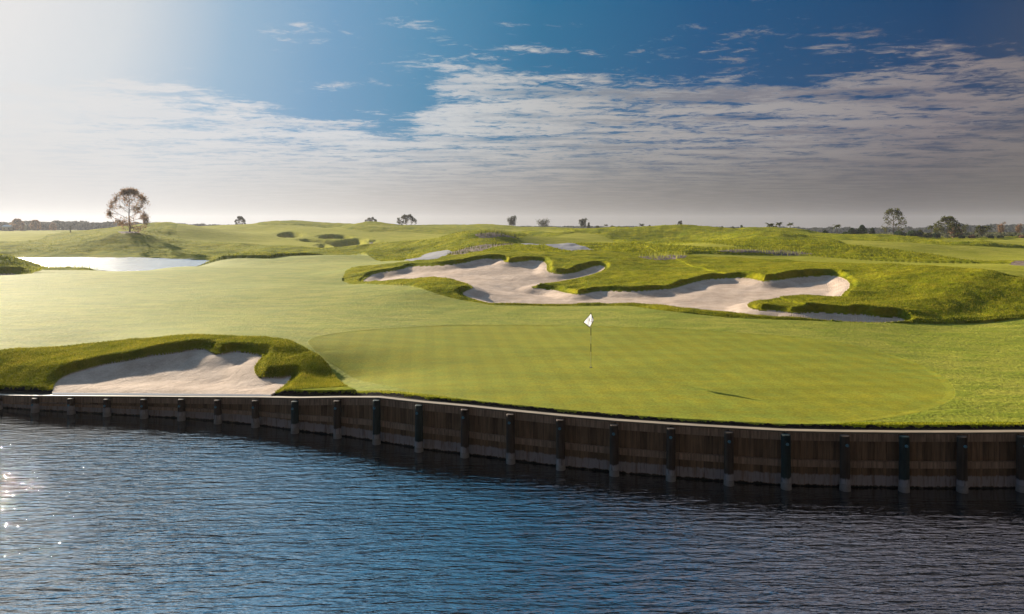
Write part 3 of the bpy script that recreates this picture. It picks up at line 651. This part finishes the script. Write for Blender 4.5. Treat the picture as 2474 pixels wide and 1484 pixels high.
# ------------------------------------------------------------------ trees
def leaf_quads(C, size, r, flat=.6):
    n = len(C); C = np.asarray(C)
    a = r.normal(size=(n, 3)); a /= np.linalg.norm(a, axis=1)[:,None]; b = r.normal(size=(n, 3)); b -= (a*b).sum(1)[:,None]*a; b /= np.linalg.norm(b, axis=1)[:,None]
    s = (size*(.5+r.random(n)))[:,None]
    V = np.stack([C-a*s, C+b*s*flat, C+a*s, C-b*s*flat], 1).reshape(-1, 3)
    return V, np.arange(n*4, dtype=np.int32).reshape(-1, 4)
def skeleton(H, Wd, crown0, r, depth=4, spread=1.):
    """returns tubes [(p0,p1,r0,r1)] and twig end points inside an oval crown"""
    segs = []; tips = []
    def env(p):
        t = (p[2]-crown0*H)/max(H*(1-crown0), 1e-3); t = min(max(t, 0.), 1.); return Wd/2*math.sin(math.pi*(t*.80+.15))**.6
    def grow(p, d, L, rad, k):
        q = p+d*L; e = env(q); hr = math.hypot(q[0], q[1])
        if hr > e: f_ = e/hr; q = np.array([q[0]*f_, q[1]*f_, q[2]])
        if q[2] > H: q[2] = H
        segs.append((p, q, rad, rad*.66))
        if k >= 2: tips.append(q); tips.append((p+q)/2)
        if k == depth: return
        for _ in range(3 if k < 3 else 2):
            nd = d+r.normal(size=3)*.55*spread; nd[2] = nd[2]*.7+.10; nd /= np.linalg.norm(nd); grow(q, nd, L*r.uniform(.62,.86), rad*.6, k+1)
    base = np.zeros(3); top = np.array([r.normal()*.02*H, r.normal()*.02*H, H*.93]); n = 9
    pts = [base+(top-base)*i/n+np.array([r.normal()*.008*H, r.normal()*.008*H, 0])*(i > 0) for i in range(n+1)]; R0 = H*.022
    for i in range(n): segs.append((pts[i], pts[i+1], R0*(1-.9*i/n), R0*(1-.9*(i+1)/n)))
    nb = 15
    for i in range(nb):
        t = crown0+(.92-crown0)*(i+.4)/nb; k = int(t*n); p = pts[k]+(pts[min(k+1, n)]-pts[k])*(t*n-k)
        a = i*2.4+r.uniform(-.3,.3); el = .05+1.05*t*r.uniform(.7,1.2); d = np.array([math.cos(a)*math.cos(el), math.sin(a)*math.cos(el), math.sin(el)])
        grow(p, d, Wd*.26*r.uniform(.8,1.25), R0*.38*(1-.6*t), 1)
    tips.append(top); return segs, tips
TG = 'trees standing along the horizon'
def tree(name, px, D, pytop, wpx, kind, label, leaf, mats, dens=1., group=TG, seed=0, crown0=.2, sink=.15, pybase=None):
    r = np.random.default_rng(seed+int(px)); x = (px-CX)*D/F
    g = float(ground(x, D)[0])
    H = CH-(pytop-HY)*D/F-g; Wd = wpx*D/F
    if kind == 'decid' and 300 < D < 500: crown0 = max(.05, (CH+3*D/F-g)/H)
    o = empty(name, (x, D, g-sink)); tag(o, label, 'tree' if kind != 'bush' else 'bush', group)
    mb = MB(); tips = []
    if kind == 'decid':
        segs, tips = skeleton(H, Wd, crown0, r)
        for p, q, a, b in segs: mb.tube([p, q], [max(a, D*.00018), max(b, D*.00014)], 5, False)
        C = np.array(tips); C = C[r.integers(0, len(C), int(900*dens))]+r.normal(size=(int(900*dens), 3))*Wd*.042
        C = C[vnoise(C[:,0]+C[:,2]*1.7, C[:,1]-C[:,2]*1.3, Wd*.15, 16) > -.13]
    elif kind == 'bush':
        for k in range(5):
            a = k*1.3; mb.tube([(0,0,0), (math.cos(a)*Wd*.25, math.sin(a)*Wd*.25, H*.6)], [H*.03, H*.012], 5)
        n = int(700*dens); v = r.normal(size=(n, 3)); v /= np.linalg.norm(v, axis=1)[:,None]; v *= (r.random(n)**.35)[:,None]
        lump = 1+.22*np.sin(v[:,0]*5+seed)*np.cos(v[:,2]*4+px); C = v*lump[:,None]*np.array([Wd/2, Wd/2, H*.5])+np.array([0,0,H*.5]); C[:,2] = np.maximum(C[:,2], 0)
    elif kind == 'pine':
        mb.tube([(0,0,0), (0,0,H*.97)], [H*.03, H*.008], 6); C = []
        for k in range(11):
            t = .12+.86*k/11; rad = Wd/2*(1-t)**.75*r.uniform(.7,1.2)
            for j in range(6):
                a = r.uniform(0, 6.28); e = np.array([math.cos(a)*rad, math.sin(a)*rad, H*t+rad*.15]); mb.tube([(0,0,H*t), tuple(e)], [H*.008, H*.004], 4, False)
                for s in range(int(12*dens)): C.append(np.array([0,0,H*t])*(1-s/12)+e*(s/12)+r.normal(size=3)*H*.02)
        C = np.array(C)
    elif kind == 'twin':
        C = []
        for sx_, hh in ((-.28, .86), (.22, 1.)):
            mb.tube([(0,0,0), (sx_*Wd*.5, 0, H*.3), (sx_*Wd, 0, H*hh)], [H*.035, H*.025, H*.008], 6)
            for k in range(9):
                t = .25+.7*k/9; a = k*2.3; e = np.array([sx_*Wd*min(1, t*1.2)+math.cos(a)*Wd*.2, math.sin(a)*Wd*.2, H*hh*t+Wd*.12]); mb.tube([(sx_*Wd*t, 0, H*hh*t), tuple(e)], [H*.012, H*.005], 4, False)
                C += [e+r.normal(size=3)*np.array([.11,.11,.11])*Wd for _ in range(int(44*dens))]
        C = np.array(C)
    elif kind == 'palm':
        mb.tube([(0,0,0), (Wd*.04,0,H*.4), (0,0,H*.82)], [H*.035, H*.028, H*.025], 7)
        cb_ = MB()
        for k in range(22):
            a = k*2.4; up = r.uniform(-.1, 1.0); L = Wd*.6*r.uniform(.8,1.15); pts = []
            for s in range(6):
                u = s/5.; pts.append((math.cos(a)*L*u, math.sin(a)*L*u, H*.84+L*(up*u-.65*u*u)+L*.1))
            for s in range(5):
                p = pts[s]; q = pts[s+1]; ww = L*.22*(1-abs(s-2)/3.4)+.02; nx, ny = -math.sin(a)*ww, math.cos(a)*ww
                cb_.add([(p[0]-nx,p[1]-ny,p[2]-ww*.5), p, (p[0]+nx,p[1]+ny,p[2]-ww*.5), (q[0]+nx*.7,q[1]+ny*.7,q[2]-ww*.5), q, (q[0]-nx*.7,q[1]-ny*.7,q[2]-ww*.5)], [(0,1,4,5), (1,2,3,4)])
        mb.build('trunk', mats[0], o, True); cb_.build('crown', mats[1], o); return o
    mb.build('trunk', mats[0], o, True)
    V_, F_ = leaf_quads(C, np.full(len(C), leaf), r); mesh_obj('crown', V_, F_, mats[1], o)
    return o
BK = M['bark']; LD = (BK, M['leaf_dark']); LR = (BK, M['leaf_red']); LG = (BK, M['leaf_green']); LP = (BK, M['leaf_pine'])
tree('lone_tree', 313, 190, 462, 86, 'decid', 'tall lone tree with sparse reddish spring crown on the bank behind the pond', .15, LR, 12., None, 4, .10)
small = [
 (580,420,525,24,'decid','small round tree poking above the distant hill crest right of the lone tree',.5,LD,.6),
 (896,330,527,30,'decid','low spreading bare tree behind the round dark bush on the far mound',.3,LD,.55),
 (903,300,541,40,'bush','round dark green bush in front of the low bare tree on the far mound',.3,LG,1.6),
 (855,300,543.5,15,'bush','small brown bush left of the round dark bush on the far mound',.25,LR,.7),
 (960,310,543,24,'bush','low reddish brown bush between the two spreading far trees',.25,LR,.9),
 (983,350,522,44,'decid','wide spreading dark tree on the skyline left of centre',.4,LD,1.3),
 (1237,350,523,19,'twin','dark double topped tree on the skyline above the middle ridge',.35,LD,1.6),
 (1313,360,533,28,'twin','ragged leaning tree on the skyline just right of the double topped tree',.35,LD,1.2),
 (1408,360,528,17,'twin','tall narrow ragged tree on the skyline above the flag',.35,LD,1.5),
 (1422,360,537,6,'pine','very thin small tree beside the tall ragged tree above the flag',.25,LD,.9),
 (1443,370,545,8,'bush','tiny shrub on the skyline right of the tree above the flag',.3,LD,.5),
 (1463,370,542.5,10,'palm','tiny palm like tree on the skyline left of the big grassy mound',.3,LD,.8),
 (1478,370,545,8,'bush','small shrub just left of where the big grassy mound begins',.3,LD,.5),
 (1550,330,541,12,'palm','small flat topped palm on the left shoulder of the big grassy mound',.3,LD,1),
 (1569,330,543,5,'bush','tiny shrub beside the flat topped palm on the big mound',.3,LD,.4),
 (1643,240,534.5,15,'decid','round dark tree just behind the top of the big grassy mound',.25,LD,.6),
 (1673,260,539.5,8,'palm','small palm right of the round tree behind the big mound',.3,LD,1),
 (1692,270,543.5,8,'bush','small shrub on the right flank of the big mound',.3,LD,.5),
 (1743,300,547,8,'bush','low shrub midway between the big mound and the three palms',.3,LD,.5),
 (1770,300,547,8,'bush','second low shrub left of the little cone shaped tree',.3,LD,.5),
 (1791,290,543,8,'pine','little cone shaped tree left of the three palms',.25,LP,.7),
 (1860,210,539,19,'palm','broadest and leftmost palm of the cluster on the right skyline',.3,LG,1),
 (1871,215,544,12,'palm','short palm tucked beside the broadest palm of the cluster',.3,LG,1),
 (1881,210,534.5,15,'palm','tallest palm of the cluster on the right skyline',.3,LG,1),
 (1908,210,536,15,'palm','solitary palm at the right end of the palm cluster',.3,LG,1),
 (1993,215,555,15,'pine','short dark conifer first right of the palms',.2,LP,.9),
 (2021,215,541,17,'palm','tall slim palm topped tree left of the big sparse tree',.2,LG,1.),
 (2045,215,560,22,'bush','low dark bush below the slim palm topped tree',.2,LP,.9),
 (2058,215,550,16,'pine','dark conifer between the slim palm and the taller cone tree',.2,LP,1.1),
 (2082,215,542,20,'pine','taller cone shaped green conifer left of the big sparse tree',.2,LP,1.3),
 (2107,215,549,12,'pine','thin conifer nearest the left side of the big sparse tree',.2,LP,.9),
 (2125,215,565,22,'bush','low yellow green bush at the left foot of the big sparse tree',.2,LG,.8),
 (2158,205,507,52,'decid','big sparse tree with bare upper branches on the right skyline',.17,LG,2.2),
 (2172,200,558,28,'bush','dark bush at the right foot of the big sparse tree',.2,LP,1.1),
 (2208,215,556,34,'bush','widest dark bush between the big sparse tree and the dense round tree',.2,LP,1.5),
 (2222,220,554,16,'pine','yellowish conifer rising from the widest dark bush',.2,LG,1.),
 (2240,218,562,22,'bush','olive bush left of the crooked palm',.2,LG,1.),
 (2249,225,543,16,'palm','crooked palm left of the dense round tree',.2,LG,1.),
 (2262,215,562,16,'bush','small dark bush directly below the crooked palm',.2,LP,.9),
 (2288,215,528,56,'decid','dense round green and brown tree near the right edge',.24,LG,4.),
 (2306,222,545,30,'bush','dark reddish bush crowding the right side of the dense round tree',.2,LR,1.6),
 (2330,225,541,15,'twin','thin pale green tree right of the dense round tree',.2,LG,.9),
 (2322,215,569,13,'bush','small round dark bush at the foot of the thin pale green tree',.2,LP,.8),
 (2347,217,567,14,'bush','small brown bush right of the thin pale green tree',.2,LR,.8),
 (2368,220,546,22,'decid','yellow green broad tree between the thin tree and the tall slim tree',.2,LG,1.4),
 (2384,225,546,20,'palm','dark palm leaning behind the yellow green broad tree',.2,LG,1.),
 (2393,215,568,12,'bush','low dark bush under the leaning palm',.2,LP,.8),
 (2418,228,536,16,'twin','tall slim reddish tree near the right edge',.2,LR,1.2),
 (2416,214,568,14,'bush','low bush at the foot of the tall slim reddish tree',.2,LP,.8),
 (2441,222,567,10,'bush','tiny bush between the two reddish trees at the right edge',.2,LP,.6),
 (2460,230,539,14,'twin','slim reddish tree at the far right edge of the picture',.2,LR,1.1),
 (2468,215,567,12,'bush','small brown bush at the far right edge',.2,LR,.7),
 (42,560,531,26,'decid','broad tree rising above the far left wood nearest the picture edge',.7,LR,1.2),
 (85,560,534,22,'decid','second tree rising above the far left wood',.7,LR,1.),
 (128,560,540,14,'decid','third and smallest tree poking out of the far left wood',.7,LR,.6),
 (170,230,543,7,'pine','thin staked sapling at the near edge of the far left field',.10,LD,.08),
]
NM = {'decid':'broadleaf_tree', 'bush':'bush', 'pine':'conifer', 'palm':'palm_tree', 'twin':'slender_tree'}
for i, (px, D, pt, wp, kd, lab, lf, mt, dn) in enumerate(small):
    tree(NM[kd], px, D, pt, wp, kd, lab, lf*(.65 if kd == 'twin' else 1.2 if kd == 'pine' else 1), mt, dn*(1.8 if kd in ('pine','bush') else 1), 'bushes along the horizon' if kd == 'bush' else TG, 20+i, .08 if kd == 'decid' and D > 300 else .2)

# far woods: uncountable crowns
def wood_belt(name, label, pxs, D0, D1, tops, n, leaf, seed, mat):
    r = np.random.default_rng(seed); px = r.uniform(pxs[0], pxs[1], n); D = r.uniform(D0, D1, n); x = (px-CX)*D/F; g = ground(x, D)
    top = np.interp(px, [a for a, _ in tops], [b for _, b in tops]); zt = CH-(top-HY)*D/F
    lump = .72+.28*(vnoise(px, D*0, 16, seed)+.5)+.12*vnoise(px, D*0, 5, seed+1)
    h = (zt-g)*lump; C = np.stack([x, D, g+h*r.random(n)**.6], 1); C[:,0] += r.normal(size=n)*leaf*.5
    V_, F_ = leaf_quads(C, np.full(n, leaf), r, .8); return tag(mesh_obj(name, V_, F_, mat), label, 'woodland', None, 'stuff')
wood_belt('distant_wood', 'long hazy grey wood across the far left horizon', (-500, 640), 600, 760, [(-500,534),(0,535),(150,534),(300,537),(450,541),(640,545)], 26000, 1.3, 5, M['wood_far'])
wood_belt('distant_wood', 'low blue grey wood along the far right horizon', (1700, 3300), 560, 800, [(1700,549),(1900,550),(2200,550),(2290,548),(2305,538),(2350,541),(2473,543),(3300,541)], 36000, 1.2, 6, M['wood_far'])
wood_belt('distant_wood', 'thin line of far trees on the middle horizon', (1180, 1760), 620, 820, [(1180,547),(1300,546),(1500,547),(1760,548)], 9000, 1.0, 8, M['wood_far'])
wood_belt('scrub', 'pale scrub growing between the trees at the right horizon', (1960, 3000), 218, 260, [(1960,566),(2200,562),(2473,561),(3000,561)], 16000, .28, 9, leaf_mat('scrub', (.09,.10,.05), (.20,.19,.12), .4))

# far white roofed houses
def house(px, D, py, wpx, label):
    x = (px-CX)*D/F; g = float(ground(x, D)[0]); Wd = wpx*D/F; H = CH-(py-HY)*D/F-g; o = empty('house', (x, D, g)); tag(o, label, 'house', 'far white roofed houses')
    b = MB(); b.box((-Wd/2,0), (Wd/2,0), Wd*.5, -.3, H*.7); b.build('wall', plain('house_wall', (.35,.33,.32)), o)
    r_ = MB(); y0 = Wd*.29; r_.add([(-Wd*.54,-y0,H*.7),(Wd*.54,-y0,H*.7),(Wd*.54,y0,H*.7),(-Wd*.54,y0,H*.7),(-Wd*.45,0,H),(Wd*.45,0,H)], [(0,1,5,4),(2,3,4,5),(1,2,5),(3,0,4),(3,2,1,0)])
    r_.build('roof', plain('white_roof', (.85,.85,.85), .3), o)
    for s in (-.25, .25):
        w2 = MB(); w2.box((s*Wd-Wd*.07, -Wd*.252), (s*Wd+Wd*.07, -Wd*.252), .05, H*.25, H*.5); w2.build('window', plain('far_glass', (.05,.06,.08), .2), o)
house(19, 555, 543.5, 20, 'far white roofed house at the left edge in front of the wood')
house(55, 575, 540, 14, 'smaller white roofed house right of the other one in the far left wood')
house(305, 520, 546.5, 10, 'tiny white roofed house seen just left of the lone tree trunk')

# ------------------------------------------------------------------ haze
HZ = MB(); B = 2150; HZ.add([(-B,-200,-4), (B,-200,-4), (B,B,-4), (-B,B,-4), (-B,-200,40), (B,-200,40), (B,B,40), (-B,B,40)], [(0,3,2,1), (4,5,6,7), (0,1,5,4), (1,2,6,5), (2,3,7,6), (3,0,4,7)])
m_, t_, p_, o_ = new_mat('haze_air'); t_.N.remove(p_); vp = t_.n('ShaderNodeVolumePrincipled'); vp.inputs['Color'].default_value = (.86,.87,.92,1)
vp.inputs['Density'].default_value = .00015; vp.inputs['Anisotropy'].default_value = .3; t_.L.new(vp.outputs[0], o_.inputs['Volume'])
tag(HZ.build('haze', m_), 'thin pale haze in the air over the course', None, None, 'stuff')
print('verts', len(V), 'faces', len(Q))
